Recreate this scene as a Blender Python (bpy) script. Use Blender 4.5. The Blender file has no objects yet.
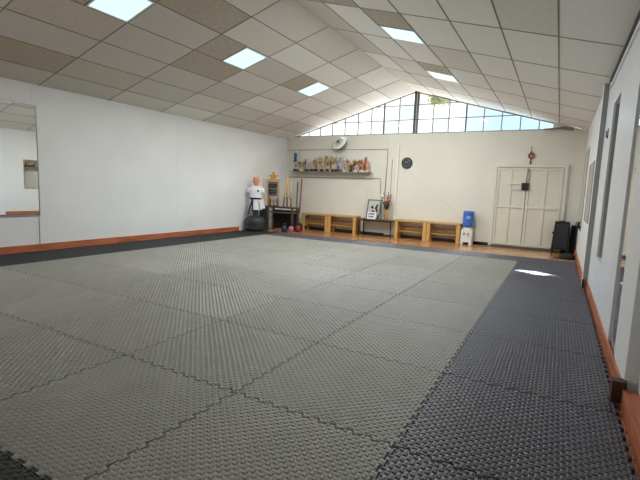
import bpy, bmesh, math, random
from mathutils import Vector, Matrix
random.seed(7)
R = math.radians
PI = math.pi
C = bpy.context.scene.collection
sc = bpy.context.scene

# ------------------------------------------------------------------ camera, world, sun, exposure
def camera():
    yaw, pitch, roll = 0.5052, -0.1189, 0.0393
    f = Vector((-math.sin(yaw)*math.cos(pitch), math.cos(yaw)*math.cos(pitch), math.sin(pitch)))
    r = Vector((math.cos(yaw), math.sin(yaw), 0)); u = r.cross(f)
    r2 = math.cos(roll)*r + math.sin(roll)*u; u2 = -math.sin(roll)*r + math.cos(roll)*u
    cd = bpy.data.cameras.new('camera'); co = bpy.data.objects.new('camera', cd); C.objects.link(co)
    m = Matrix(((r2.x, u2.x, -f.x, 0.5875), (r2.y, u2.y, -f.y, -1.8948), (r2.z, u2.z, -f.z, 1.2195), (0, 0, 0, 1)))
    co.matrix_world = m
    cd.sensor_width = 36; cd.lens = 427.39/640*36; cd.clip_start = 0.05; cd.clip_end = 200
    sc.camera = co
camera()
sc.view_settings.view_transform = 'Standard'; sc.view_settings.look = 'None'
sc.view_settings.gamma = 1; sc.view_settings.use_curve_mapping = False
sc.view_settings.exposure = 0.37
SKY = 1.35          # low sky seen through the gable; the high overcast is brighter
LED_W = 40
w = bpy.data.worlds.new('world'); sc.world = w; w.use_nodes = True
nt = w.node_tree; nt.nodes.clear()
o = nt.nodes.new('ShaderNodeOutputWorld'); bg = nt.nodes.new('ShaderNodeBackground')
tc = nt.nodes.new('ShaderNodeTexCoord'); nz = nt.nodes.new('ShaderNodeTexNoise'); cr = nt.nodes.new('ShaderNodeValToRGB')
nz.inputs['Scale'].default_value = 3.0; nz.inputs['Detail'].default_value = 5
cr.color_ramp.elements[0].position = .38; cr.color_ramp.elements[0].color = (.70, .84, 1, 1)
cr.color_ramp.elements[1].position = .56; cr.color_ramp.elements[1].color = (1, 1, 1, 1)
nt.links.new(tc.outputs['Generated'], nz.inputs['Vector']); nt.links.new(nz.outputs['Fac'], cr.inputs['Fac'])
nt.links.new(cr.outputs['Color'], bg.inputs['Color']); bg.inputs['Strength'].default_value = SKY
sx_ = nt.nodes.new('ShaderNodeSeparateXYZ'); hm = nt.nodes.new('ShaderNodeMapRange'); hm.interpolation_type = 'SMOOTHSTEP'
nt.links.new(tc.outputs['Generated'], sx_.inputs[0]); nt.links.new(sx_.outputs['Z'], hm.inputs[0])
hm.inputs[1].default_value = .25; hm.inputs[2].default_value = .5; hm.inputs[3].default_value = SKY; hm.inputs[4].default_value = 26
nt.links.new(hm.outputs[0], bg.inputs['Strength'])
nt.links.new(bg.outputs[0], o.inputs['Surface'])
# the sun, outside beyond the end window
sl = bpy.data.lights.new('sun', 'SUN'); sl.energy = 42; sl.angle = R(.8); sl.color = (1, .95, .86)
so = bpy.data.objects.new('sun', sl); C.objects.link(so)
so.rotation_euler = Vector((.22, -1.27, -1)).to_track_quat('-Z', 'Y').to_euler()
pl_ = bpy.data.lights.new('gable_portal', 'AREA'); pl_.shape = 'RECTANGLE'; pl_.size = 7.4; pl_.size_y = 1.2; pl_.cycles.is_portal = True
po = bpy.data.objects.new('gable_portal', pl_); C.objects.link(po); po.location = (-3.05, 9.72, 3.36); po.rotation_euler = (R(-90), 0, 0)
# added fill light behind the camera, in front of the solid left wall
al = bpy.data.lights.new('rear_fill', 'AREA'); al.shape = 'RECTANGLE'; al.size = 1.6; al.size_y = 2.0; al.energy = 34; al.color = (.9, .95, 1)
ao = bpy.data.objects.new('rear_fill', al); C.objects.link(ao); ao.location = (-6.9, -2.4, 1.2); ao.rotation_euler = (R(90), 0, R(-90))

# ------------------------------------------------------------------ materials
def srgb(r, g, b):
    def f(c):
        c /= 255
        return c/12.92 if c <= .04045 else ((c+.055)/1.055)**2.4
    return (f(r), f(g), f(b), 1)
def mat(name, col, rough=.6, metal=0, spec=.5, noise=None, bump=None, rnd=0, emit=None):
    """noise=(scale, amount) mottles the colour; bump=(scale, strength); rnd = per-object value variation"""
    m = bpy.data.materials.new(name); m.use_nodes = True
    n = m.node_tree; b = n.nodes['Principled BSDF']
    b.inputs['Base Color'].default_value = col; b.inputs['Roughness'].default_value = rough
    b.inputs['Metallic'].default_value = metal; b.inputs['Specular IOR Level'].default_value = spec
    tcx = n.nodes.new('ShaderNodeTexCoord'); out = None
    if noise or rnd:
        hsv = n.nodes.new('ShaderNodeHueSaturation'); hsv.inputs['Color'].default_value = col
        val = n.nodes.new('ShaderNodeMath'); val.operation = 'ADD'; val.inputs[0].default_value = 1; val.inputs[1].default_value = 0
        last = val.outputs[0]
        if noise:
            t = n.nodes.new('ShaderNodeTexNoise'); t.inputs['Scale'].default_value = noise[0]; t.inputs['Detail'].default_value = 5
            n.links.new(tcx.outputs['Object'], t.inputs['Vector'])
            mr = n.nodes.new('ShaderNodeMapRange'); mr.inputs[1].default_value = .3; mr.inputs[2].default_value = .7
            mr.inputs[3].default_value = -noise[1]; mr.inputs[4].default_value = noise[1]
            n.links.new(t.outputs['Fac'], mr.inputs[0]); n.links.new(mr.outputs[0], val.inputs[1])
        if rnd:
            oi = n.nodes.new('ShaderNodeObjectInfo'); mr2 = n.nodes.new('ShaderNodeMapRange')
            mr2.inputs[3].default_value = -rnd; mr2.inputs[4].default_value = rnd
            n.links.new(oi.outputs['Random'], mr2.inputs[0])
            ad = n.nodes.new('ShaderNodeMath'); ad.operation = 'ADD'
            n.links.new(last, ad.inputs[0]); n.links.new(mr2.outputs[0], ad.inputs[1]); last = ad.outputs[0]
        n.links.new(last, hsv.inputs['Value']); n.links.new(hsv.outputs[0], b.inputs['Base Color'])
    if bump:
        t = n.nodes.new('ShaderNodeTexNoise'); t.inputs['Scale'].default_value = bump[0]; t.inputs['Detail'].default_value = 4
        n.links.new(tcx.outputs['Object'], t.inputs['Vector'])
        bp = n.nodes.new('ShaderNodeBump'); bp.inputs['Strength'].default_value = bump[1]; bp.inputs['Distance'].default_value = .01
        n.links.new(t.outputs['Fac'], bp.inputs['Height']); n.links.new(bp.outputs[0], b.inputs['Normal'])
    if emit:
        b.inputs['Emission Color'].default_value = emit[0]; b.inputs['Emission Strength'].default_value = emit[1]
    return m
def wood(name, c1, c2, rough=.45, axis=0, scale=1.0, planks=None):
    m = bpy.data.materials.new(name); m.use_nodes = True
    n = m.node_tree; b = n.nodes['Principled BSDF']; b.inputs['Roughness'].default_value = rough
    tcx = n.nodes.new('ShaderNodeTexCoord'); mp = n.nodes.new('ShaderNodeMapping')
    s = [9*scale]*3; s[axis] = .8*scale; mp.inputs['Scale'].default_value = s
    n.links.new(tcx.outputs['Object'], mp.inputs['Vector'])
    t = n.nodes.new('ShaderNodeTexNoise'); t.inputs['Scale'].default_value = 3; t.inputs['Detail'].default_value = 6; t.inputs['Distortion'].default_value = .6
    n.links.new(mp.outputs[0], t.inputs['Vector'])
    r_ = n.nodes.new('ShaderNodeValToRGB'); r_.color_ramp.elements[0].color = c1; r_.color_ramp.elements[1].color = c2
    r_.color_ramp.elements[0].position = .3; r_.color_ramp.elements[1].position = .7
    n.links.new(t.outputs['Fac'], r_.inputs['Fac']); last = r_.outputs[0]
    if planks:
        br = n.nodes.new('ShaderNodeTexBrick'); br.inputs['Scale'].default_value = 1; br.inputs['Mortar Size'].default_value = .004
        br.inputs['Brick Width'].default_value = planks[0]; br.inputs['Row Height'].default_value = planks[1]
        br.inputs['Color1'].default_value = (1, 1, 1, 1); br.inputs['Color2'].default_value = (.7, .66, .62, 1); br.inputs['Mortar'].default_value = (.15, .1, .08, 1)
        n.links.new(tcx.outputs['Object'], br.inputs['Vector'])
        mx = n.nodes.new('ShaderNodeMix'); mx.data_type = 'RGBA'; mx.blend_type = 'MULTIPLY'; mx.inputs[0].default_value = 1
        n.links.new(last, mx.inputs[6]); n.links.new(br.outputs['Color'], mx.inputs[7]); last = mx.outputs[2]
    n.links.new(last, b.inputs['Base Color'])
    return m
def glass(name, tint, gloss=.08):
    m = bpy.data.materials.new(name); m.use_nodes = True; n = m.node_tree; n.nodes.clear()
    out = n.nodes.new('ShaderNodeOutputMaterial'); mx = n.nodes.new('ShaderNodeMixShader'); mx.inputs[0].default_value = gloss
    tr = n.nodes.new('ShaderNodeBsdfTransparent'); tr.inputs['Color'].default_value = tint
    gl = n.nodes.new('ShaderNodeBsdfGlossy'); gl.inputs['Roughness'].default_value = .03
    n.links.new(tr.outputs[0], mx.inputs[1]); n.links.new(gl.outputs[0], mx.inputs[2]); n.links.new(mx.outputs[0], out.inputs[0])
    return m

M = {}
M['wall_white'] = mat('white_paint', srgb(226, 226, 226), .55, noise=(1.3, .03), bump=(6, .12))
M['wall_cream'] = mat('cream_paint', srgb(224, 220, 209), .6, noise=(1.1, .035), bump=(5, .15))
M['wall_panel'] = mat('white_gloss_panel', srgb(228, 231, 236), .32, noise=(2.2, .04), bump=(3, .1))
M['shelf_and_shade_grey'] = mat('shelf_and_shade_grey', srgb(150, 150, 146), .6, noise=(3, .06), bump=(12, .2))  # grey of the shelf board; on the pier end it stands for shade
M['opening_grey'] = mat('dark_grey_paint', srgb(165, 164, 160), .7, noise=(3, .05))
M['tile_a'] = mat('ceiling_tile_pale', srgb(222, 217, 208), .85, noise=(30, .05), bump=(90, .25))
M['tile_b'] = mat('ceiling_tile_grey', srgb(208, 204, 196), .85, noise=(30, .05), bump=(90, .25))
M['tile_c'] = mat('ceiling_tile_tan', srgb(206, 198, 185), .85, noise=(25, .07), bump=(90, .25))
M['tile_d'] = mat('ceiling_tile_brown', srgb(186, 176, 159), .85, noise=(20, .08), bump=(90, .25))
M['tile_w'] = mat('ceiling_tile_white', srgb(236, 233, 226), .8, noise=(30, .03), bump=(90, .2))
M['gap'] = mat('ceiling_gap', srgb(84, 77, 70), .8)
M['tbar'] = mat('ceiling_bar', srgb(134, 127, 118), .6)
M['foam_grey'] = mat('grey_foam', srgb(141, 139, 133), .42, spec=.55, noise=(5, .07), rnd=.06)
M['foam_dark'] = mat('charcoal_foam', srgb(75, 75, 86),  .38, spec=.6, noise=(6, .06), rnd=.05)
M['foam_black'] = mat('black_foam', srgb(38, 40, 40), .55, spec=.35, noise=(6, .06), rnd=.05)
M['base_wood'] = wood('reddish_board', srgb(150, 78, 50), srgb(198, 114, 76), .45, 1)
M['base_dark'] = wood('dark_board_end', srgb(52, 28, 20), srgb(88, 46, 32), .6, 1)
M['floor_wood'] = wood('plank_floor', srgb(164, 114, 72), srgb(212, 160, 110), .2, 0, .8, (1.6, .14))
M['pine'] = wood('pale_pine', srgb(176, 130, 74), srgb(212, 168, 106), .5, 0)
M['pine_v'] = wood('pale_pine_upright', srgb(190, 146, 80), srgb(220, 178, 112), .5, 2)
M['dark_wood'] = wood('dark_wood', srgb(70, 50, 38), srgb(104, 76, 56), .5, 0)
M['window_metal'] = mat('grey_window_bars', srgb(128, 128, 128), .5, .3)
M['window_dark'] = mat('dark_window_post', srgb(84, 82, 80), .5, .3)
M['glass'] = glass('clear_glass', (.95, .96, .96, 1))
M['glass_blue'] = glass('blue_tinted_glass', (.60, .73, .83, 1))
M['glass_leaf'] = glass('dim_glass', (.8, .8, .72, 1))
M['mirror'] = mat('mirror_silver', (.86, .88, .87, 1), .015, 1)
M['mirror_edge'] = mat('mirror_edge', srgb(150, 152, 150), .35, .6)
M['door'] = mat('cream_door_paint', srgb(222, 217, 203), .5, noise=(2, .03))
M['black'] = mat('black_plastic', srgb(30, 31, 33), .45)
M['black_matte'] = mat('black_fabric', srgb(26, 26, 28), .85, bump=(60, .2))
M['charcoal'] = mat('charcoal_rubber', srgb(44, 48, 50), .5)
M['metal'] = mat('steel', srgb(170, 170, 168), .3, .9)
M['black_metal'] = mat('black_metal', srgb(28, 27, 27), .4, .4)
M['white_plastic'] = mat('white_plastic', srgb(232, 231, 225), .4)
M['grey_plastic'] = mat('grey_plastic', srgb(96, 98, 102), .4)
M['gold'] = mat('gold_plastic', srgb(198, 174, 126), .3, .45)
M['silver'] = mat('silver_plastic', srgb(206, 206, 208), .3, .45)
M['bronze'] = mat('bronze_plastic', srgb(150, 100, 60), .35, .6)
M['red'] = mat('red_foil', srgb(176, 78, 62), .4)
M['blue'] = mat('blue_foil', srgb(48, 96, 168), .35)
M['orange'] = mat('orange_plastic', srgb(216, 138, 96), .5)
M['violet'] = mat('violet_foil', srgb(110, 96, 150), .4)
M['green'] = mat('green_foil', srgb(70, 110, 70), .4)
M['marble'] = mat('pale_marble', srgb(206, 200, 188), .3, noise=(12, .12))
M['skin'] = mat('tan_rubber_skin', srgb(222, 150, 112), .5)
M['gi'] = mat('white_cotton', srgb(232, 232, 238), .85, bump=(40, .25))
M['belt'] = mat('black_belt_cotton', srgb(34, 34, 52), .8)
M['leaf'] = mat('dark_leaves', srgb(58, 62, 44), .6, rnd=.1)
M['twig'] = mat('brown_twigs', srgb(110, 86, 52), .7)
M['bamboo'] = wood('pale_bamboo', srgb(206, 170, 112), srgb(226, 196, 140), .45, 2)
M['led'] = mat('led_diffuser', srgb(160, 176, 176), .5, emit=((.55, .73, .745, 1), 1.0))
M['white_metal'] = mat('white_metal', srgb(225, 226, 224), .45)
M['bottle'] = mat('blue_bottle', srgb(64, 110, 200), .15, spec=.6, noise=(4, .1))
M['cable'] = mat('grey_brown_cable', srgb(120, 108, 92), .6)
M['tree_leaf'] = mat('sunlit_leaves', srgb(104, 112, 50), .6, rnd=.15, noise=(9, .2))
M['bark'] = mat('bark', srgb(96, 80, 62), .9, bump=(20, .6))
M['poster'] = mat('poster_paper', srgb(190, 190, 180), .5)
M['paper'] = mat('white_card', srgb(236, 236, 238), .6)
M['ink'] = mat('black_ink', srgb(30, 30, 34), .6)
M['ink_blue'] = mat('dark_blue_ink', srgb(50, 62, 92), .6)
M['ground'] = mat('outside_ground', srgb(104, 102, 98), .9, noise=(1, .1))
M['board'] = mat('brown_board', srgb(140, 126, 114), .8, noise=(8, .2))

# ------------------------------------------------------------------ mesh helpers
class MB:
    def __init__(self): self.bm = bmesh.new(); self.mi = 0
    def _f(self, vs, smooth=False):
        try:
            f = self.bm.faces.new(vs); f.material_index = self.mi; f.smooth = smooth; return f
        except ValueError: return None
    def box(self, c, s, bevel=0, rot=None):
        t = bmesh.new(); bmesh.ops.create_cube(t, size=1)
        for v in t.verts: v.co = Vector((v.co.x*s[0], v.co.y*s[1], v.co.z*s[2]))
        if bevel: bmesh.ops.bevel(t, geom=t.edges[:], offset=bevel, segments=2, affect='EDGES', profile=.6)
        mtx = Matrix.Translation(c)
        if rot is not None: mtx = mtx @ rot.to_4x4()
        self._merge(t, mtx); return self
    def _merge(self, t, mtx, smooth=False):
        t.verts.index_update()
        vs = [self.bm.verts.new(mtx @ v.co) for v in t.verts]
        for f in t.faces: self._f([vs[v.index] for v in f.verts], smooth or f.smooth)
        t.free()
    def bar(self, a, b, wd, th=None, up=(0, 0, 1)):
        a, b = Vector(a), Vector(b); th = th or wd; d = (b-a); L = d.length; d.normalize()
        upv = Vector(up)
        if abs(d.dot(upv)) > .97: upv = Vector((0, 1, 0))
        x = d.cross(upv).normalized(); z = x.cross(d)
        rot = Matrix((x, d, z)).transposed()
        return self.box((a+b)/2, (wd, L, th), 0, rot)
    def loft(self, rings, seg=16, caps=True, smooth=True):
        """rings: (z, rx, ry, cx, cy[, power])"""
        prev = None
        for q in rings:
            z, rx, ry, cx, cy = q[:5]; pw = q[5] if len(q) > 5 else 1
            ring = []
            for i in range(seg):
                a = 2*PI*i/seg; ca, sa = math.cos(a), math.sin(a)
                ring.append(self.bm.verts.new((cx+rx*math.copysign(abs(ca)**pw, ca), cy+ry*math.copysign(abs(sa)**pw, sa), z)))
            if prev:
                for i in range(seg): self._f([prev[i], prev[(i+1) % seg], ring[(i+1) % seg], ring[i]], smooth)
            elif caps: self._f(ring[::-1])
            prev = ring
        if caps: self._f(prev)
        return self
    def lathe(self, prof, c=(0, 0, 0), seg=16, smooth=True):
        return self.loft([(c[2]+z, max(r, 1e-4), max(r, 1e-4), c[0], c[1]) for r, z in prof], seg, True, smooth)
    def tube(self, pts, r, seg=8, smooth=True):
        pts = [Vector(p) for p in pts]; rr = r if isinstance(r, (list, tuple)) else [r]*len(pts)
        prev = None; n = len(pts)
        x = None
        for i, p in enumerate(pts):
            d = (pts[min(i+1, n-1)]-pts[max(i-1, 0)]).normalized()
            if x is None:
                x = d.cross(Vector((0, 0, 1)))
                if x.length < .05: x = d.cross(Vector((1, 0, 0)))
            x = (x - d*x.dot(d)).normalized(); y = d.cross(x)
            ring = [self.bm.verts.new(p + rr[i]*(math.cos(2*PI*k/seg)*x+math.sin(2*PI*k/seg)*y)) for k in range(seg)]
            if prev:
                for k in range(seg): self._f([prev[k], prev[(k+1) % seg], ring[(k+1) % seg], ring[k]], smooth)
            else: self._f(ring[::-1])
            prev = ring
        self._f(prev); return self
    def torus(self, c, R_, r, axis='z', seg=24, rs=8):
        rings = []
        for i in range(seg):
            a = 2*PI*i/seg; ring = []
            for k in range(rs):
                b = 2*PI*k/rs; d = R_+r*math.cos(b)
                p = {'z': (d*math.cos(a), d*math.sin(a), r*math.sin(b)), 'y': (d*math.cos(a), r*math.sin(b), d*math.sin(a)), 'x': (r*math.sin(b), d*math.cos(a), d*math.sin(a))}[axis]
                ring.append(self.bm.verts.new(Vector(c)+Vector(p)))
            rings.append(ring)
        for i in range(seg):
            for k in range(rs): self._f([rings[i][k], rings[(i+1) % seg][k], rings[(i+1) % seg][(k+1) % rs], rings[i][(k+1) % rs]], True)
        return self
    def ball(self, c, s, seg=14, rot=None):
        t = bmesh.new(); bmesh.ops.create_uvsphere(t, u_segments=seg, v_segments=max(6, seg*2//3), radius=1)
        mtx = Matrix.Translation(c)
        if rot is not None: mtx = mtx @ rot.to_4x4()
        self._merge(t, mtx @ Matrix.Diagonal((s[0], s[1], s[2], 1)), True); return self
    def quad(self, *p): self._f([self.bm.verts.new(q) for q in p]); return self
    def prism(self, poly, a, b, axis=2):
        """polygon in the two other axes (kept in order), extruded from a to b along axis"""
        def P(u, v, t): return {2: (u, v, t), 1: (u, t, v), 0: (t, u, v)}[axis]
        A = [self.bm.verts.new(P(u, v, a)) for u, v in poly]; B = [self.bm.verts.new(P(u, v, b)) for u, v in poly]
        n = len(poly); self._f(A[::-1]); self._f(B)
        for i in range(n): self._f([A[i], A[(i+1) % n], B[(i+1) % n], B[i]])
        return self
    def mesh(self, name, mats):
        bmesh.ops.recalc_face_normals(self.bm, faces=self.bm.faces[:])
        me = bpy.data.meshes.new(name); self.bm.to_mesh(me); self.bm.free()
        for m in (mats if isinstance(mats, (list, tuple)) else [mats]): me.materials.append(m)
        return me
    def build(self, name, mats, parent=None):
        o = bpy.data.objects.new(name, self.mesh(name, mats)); C.objects.link(o)
        if parent: o.parent = parent
        return o
def tag(o, label, cat, group=None):
    o['label'] = label; o['category'] = cat
    if group: o['group'] = group
    return o
def thing(name, label, cat, loc=(0, 0, 0), rz=0, group=None):
    o = bpy.data.objects.new(name, None); C.objects.link(o); o.empty_display_size = .1
    o.location = loc; o.rotation_euler = (0, 0, rz)
    return tag(o, label, cat, group)
def struct(o): o['kind'] = 'structure'; return o
def dup(o, loc, label=None, rz=None):
    r = o.copy(); C.objects.link(r); r.location = loc
    if rz is not None: r.rotation_euler = (0, 0, rz)
    if label: r['label'] = label
    def rec(src, dst):
        for ch in src.children:
            c = ch.copy(); C.objects.link(c); c.parent = dst; rec(ch, c)
    rec(o, r); return r
ORD = ['zeroth', 'first', 'second', 'third', 'fourth', 'fifth', 'sixth', 'seventh', 'eighth', 'ninth', 'tenth', 'eleventh', 'twelfth', 'thirteenth', 'fourteenth', 'fifteenth']

# ------------------------------------------------------------------ room shell
XL, XR, YE, YB = -7.038, 1.026, 9.531, -3.6
XA, ZA, HL, HR, ZF = -3.01, 3.90, 2.724, 2.747, -.025
SILL = 2.786
mL = (ZA-HL)/(XA-XL); mR = (ZA-HR)/(XR-XA)
def ceil(x): return HL+mL*(x-XL) if x < XA else HR+mR*(XR-x)

struct(MB().box(((XL+XR)/2, (YB+YE)/2, ZF-.05), (XR-XL+1, YE-YB+.6, .1)).build('floor', M['floor_wood']))
struct(MB().box((XL-.1, (YB+YE)/2, 1.35), (.2, YE-YB, 2.85)).build('wall_left', M['wall_white']))
b = MB()                                                            # cover strips on the left wall's sheets
for y in (2.06, 5.11, -1.0): b.box((XL+.002, y, 1.42), (.004, .03, 2.6))
struct(b.build('trim_1', M['wall_white']))
struct(MB().box((XL+.002, 2.085, .355), (.006, .014, .49)).build('trim_8', M['window_metal']))
# end wall up to the window sill, its low ends under the roof
b = MB(); b.prism([(XL-.2, ZF-.1), (XR+.5, ZF-.1), (XR+.5, 2.70), (XR, ceil(XR)+.02), (.87, ceil(.87)+.0), (.30, SILL), (-6.80, SILL), (XL, HL+.02), (XL-.2, HL)], YE, YE+.2, 1)
struct(b.build('wall_end', M['wall_cream']))
b = MB(); b.prism([(.30, SILL-.01), (.87, SILL-.01), (.87, ceil(.87)), (.30, ceil(.30)+.02)], YE+.06, YE+.12, 1)
struct(b.build('wall_end_infill', M['wall_cream']))
struct(MB().box((.72, YE-.004, 2.35), (.02, .008, .85)).build('trim_10', M['wall_cream']))
# wall pier and its pale edge
b = MB(); b.box((-3.53, YE-.02, 1.27), (.27, .04, 2.6), .004); struct(b.build('trim_2', M['wall_cream']))
b = MB(); b.box((-3.375, YE-.03, 1.26), (.032, .06, 2.62), .006); struct(b.build('trim_3', mat('white_strip', srgb(244, 242, 234), .5)))
# back wall behind the camera
b = MB(); b.prism([(XL-.2, ZF-.1), (XR+.4, ZF-.1), (XR+.4, HR), (XA, ZA+.1), (XL-.2, HL)], YB-.2, YB, 1)
struct(b.build('wall_back', M['wall_cream']))

# right wall: near stretch set back, post, mirror bay, panel with an opening, pier, far stretch
b = MB(); b.box((1.2, (YB+1.2)/2, 1.37), (.2, 1.2-YB, 2.95)); struct(b.build('wall_right', M['wall_white']))
b = MB(); b.box((1.125, 1.475, 1.36), (.19, .55, 2.77), .006); struct(b.build('wall_right_post', M['wall_white']))
b = MB(); b.box((1.145, 1.945, 1.36), (.19, .41, 2.77)); struct(b.build('wall_right_bay', M['wall_white']))
OY0, OY1, OZ0, OZ1 = 3.40, 4.05, .55, 2.30
b = MB()
b.box((XR+.15, (2.137+OY0)/2, 1.36), (.3, OY0-2.137, 2.77)); b.box((XR+.15, (OY1+5.0)/2, 1.36), (.3, 5.0-OY1, 2.77))
b.box((XR+.15, (OY0+OY1)/2, (OZ0+ZF)/2), (.3, OY1-OY0, OZ0-ZF)); b.box((XR+.15, (OY0+OY1)/2, (OZ1+2.745)/2), (.3, OY1-OY0, 2.745-OZ1))
struct(b.build('wall_right_panel', M['wall_panel']))
b = MB(); b.box((XR+.31, (OY0+OY1)/2, (OZ0+OZ1)/2), (.02, OY1-OY0, OZ1-OZ0))
b.box((XR+.16, OY1-.004, (OZ0+OZ1)/2), (.28, .008, OZ1-OZ0)); b.box((XR+.16, OY0+.004, (OZ0+OZ1)/2), (.28, .008, OZ1-OZ0))
struct(b.build('window_2', M['opening_grey']))
struct(MB().box((1.062, 5.012, 1.36), (.19, .024, 2.76)).build('trim_pier_shade', M['shelf_and_shade_grey']))  # grey strip: the shade of the pier's end face put into colour
b = MB(); b.box((1.063, 5.132, 1.36), (.19, .215, 2.77), .004)
struct(b.build('wall_right_pier', [M['wall_panel']]))
b = MB(); b.box((1.004+.1, (5.24+YE)/2, 1.36), (.2, YE-5.24, 2.79)); struct(b.build('wall_right_far', M['wall_white']))
# metal edge and groove along the top of the right wall
b = MB(); b.box((1.02, 2.05, 2.705), (.05, 5.3, .03), .004); struct(b.build('trim_4', M['window_dark']))
b = MB(); b.box((1.018, 2.05, 2.63), (.02, 5.3, .05), .004); struct(b.build('trim_5', M['wall_panel']))

# frame added round the fill light; the wall has no doorway here
b = MB(); b.box((XL+.05, -3.24, 1.14), (.1, .07, 2.28)); b.box((XL+.05, -1.56, 1.14), (.1, .07, 2.28)); b.box((XL+.05, -2.4, 2.25), (.1, 1.61, .07))
struct(b.build('fill_light_frame', M['door']))

# skirting boards
b = MB(); b.box((XL+.012, (YB+7.25)/2, .045), (.024, 7.25-YB, .13), .004); struct(b.build('baseboard_left', M['base_wood']))
b = MB(); b.box((1.06, (YB+1.15)/2, .035), (.08, 1.15-YB, .12), .006); struct(b.build('baseboard_right_near', M['base_wood']))
b = MB(); b.box((1.005, 1.19, .069), (.075, .08, .134), .004); struct(b.build('baseboard_right_end', M['base_dark']))
b = MB(); b.box((1.0225, 3.11, .05), (.013, 3.76, .12), .003); struct(b.build('baseboard_right', M['base_wood']))
b = MB(); b.box((.975, 4.99, .06), (.03, .02, .12), .004); struct(b.build('baseboard_right_pier', M['base_dark']))
b = MB(); b.box((.992, 7.38, .035), (.03, 4.25, .12), .005); struct(b.build('baseboard_right_far', M['base_wood']))
b = MB(); b.box((-1.05, YE-.01, .012), (.5, .02, .07)); b.box((-3.95, YE-.01, .012), (6.0, .02, .07)); b.box((.85, YE-.01, .012), (.3, .02, .07))
struct(b.build('baseboard_end', M['dark_wood']))

# ------------------------------------------------------------------ ceiling
SLOPE_L = math.hypot(XA-XL, ZA-HL); SLOPE_R = math.hypot(XR-XA, ZA-HR)
def pl(s, y, off=0):            # point on the left slope, s metres up from the wall, off metres below it
    t = s/SLOPE_L; n = Vector((mL, 0, -1)).normalized()
    return Vector((XL+t*(XA-XL), y, HL+t*(ZA-HL))) + n*off
def pr(s, y, off=0):
    t = s/SLOPE_R; n = Vector((-mR, 0, -1)).normalized()
    return Vector((XR-t*(XR-XA), y, HR+t*(ZA-HR))) + n*off
SL = [0, .52, 1.12, 1.72, 2.325, 2.925, 3.53, SLOPE_L]
SR = [0, .63, 1.235, 1.84, 2.49, 3.06, 3.65, SLOPE_R]
YL = [YB, -2.80, -1.56, -.32, .92, 2.16, 3.40, 4.63, 5.85, 7.08, 8.30, YE]
YR = [YB, -2.74, -1.50, -.26, .98, 2.22, 3.46, 4.71, 5.97, 7.19, 8.42, YE]
lights_l = {(4, 4): 1, (4, 6): 1, (4, 8): 1}       # (row, column): half of the tile is a lamp
lights_r = {(4, 6): 1, (4, 8): 1}
spec_l = {(0, 4): 'b', (0, 5): 'b', (1, 4): 'd', (1, 5): 'c', (2, 4): 'b', (2, 5): 'b', (3, 4): 'c', (3, 5): 'b', (4, 4): 'c', (4, 5): 'b', (5, 5): 'd', (5, 4): 'd',
          (3, 6): 'd', (2, 6): 'b', (2, 7): 'b', (3, 7): 'a', (4, 7): 'b', (5, 6): 'a', (6, 6): 'a', (6, 7): 'a', (6, 5): 'a'}
spec_r = {(5, 5): 'd', (6, 6): 'c', (6, 7): 'b', (6, 5): 'c'}
tiles = {k: MB() for k in 'abcdw'}; back = MB()
led_spots = []
def slope(S, Y, P, lights, spec, side):
    back.quad(P(0, YB, -.012), P(S[-1]+.004, YB, -.012), P(S[-1]+.004, YE, -.012), P(0, YE, -.012))
    g = .008
    for i in range(len(S)-1):
        for j in range(len(Y)-1):
            key = spec.get((i, j)) or random.choice(('aabb' if j < 7 else 'aaw') if side == 'l' else 'waww')
            spans = [(Y[j], Y[j+1], key)]
            if (i, j) in lights:
                mid = Y[j+1]-.61
                spans = [(Y[j], mid, 'd')]; led_spots.append((side, (S[i]+S[i+1])/2, (mid+Y[j+1])/2, S[i+1]-S[i], Y[j+1]-mid))
            for (y0, y1, k) in spans:
                s0, s1 = S[i]+g, S[i+1]-(g if i < len(S)-2 else .001)
                tiles[k].quad(P(s0, y0+g), P(s1, y0+g), P(s1, y1-g), P(s0, y1-g))
                for a, c in (((s0, y0+g), (s1, y0+g)), ((s1, y0+g), (s1, y1-g)), ((s1, y1-g), (s0, y1-g)), ((s0, y1-g), (s0, y0+g))):
                    tiles[k].quad(P(*a), P(*c), P(*c, -.01), P(*a, -.01))
slope(SL, YL, pl, lights_l, spec_l, 'l'); slope(SR, YR, pr, lights_r, spec_r, 'r')
struct(back.build('ceiling', M['gap']))
b = MB()
for S, Y, P in ((SL, YL, pl), (SR, YR, pr)):
    for y in Y[1:-1]: b.bar(P(0, y, .001), P(S[-1], y, .001), .015, .006)
    for s_ in S[1:-1]: b.bar(P(s_, YB, .001), P(s_, YE, .001), .015, .006)
struct(b.build('ceiling_bars', M['tbar']))
for k in tiles: struct(tiles[k].build('ceiling_tiles', M['tile_'+k]))
b = MB()                                                            # the roof above keeps the sky out
b.quad((XL-.3, YB-.3, HL+.1), (XA, YB-.3, ZA+.2), (XA, YE+.25, ZA+.2), (XL-.3, YE+.25, HL+.1)); b.quad((XR+.6, YB-.3, HR+.05), (XA, YB-.3, ZA+.2), (XA, YE+.25, ZA+.2), (XR+.6, YE+.25, HR+.05))
struct(b.build('ceiling_roof_sheet', M['gap']))

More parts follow.
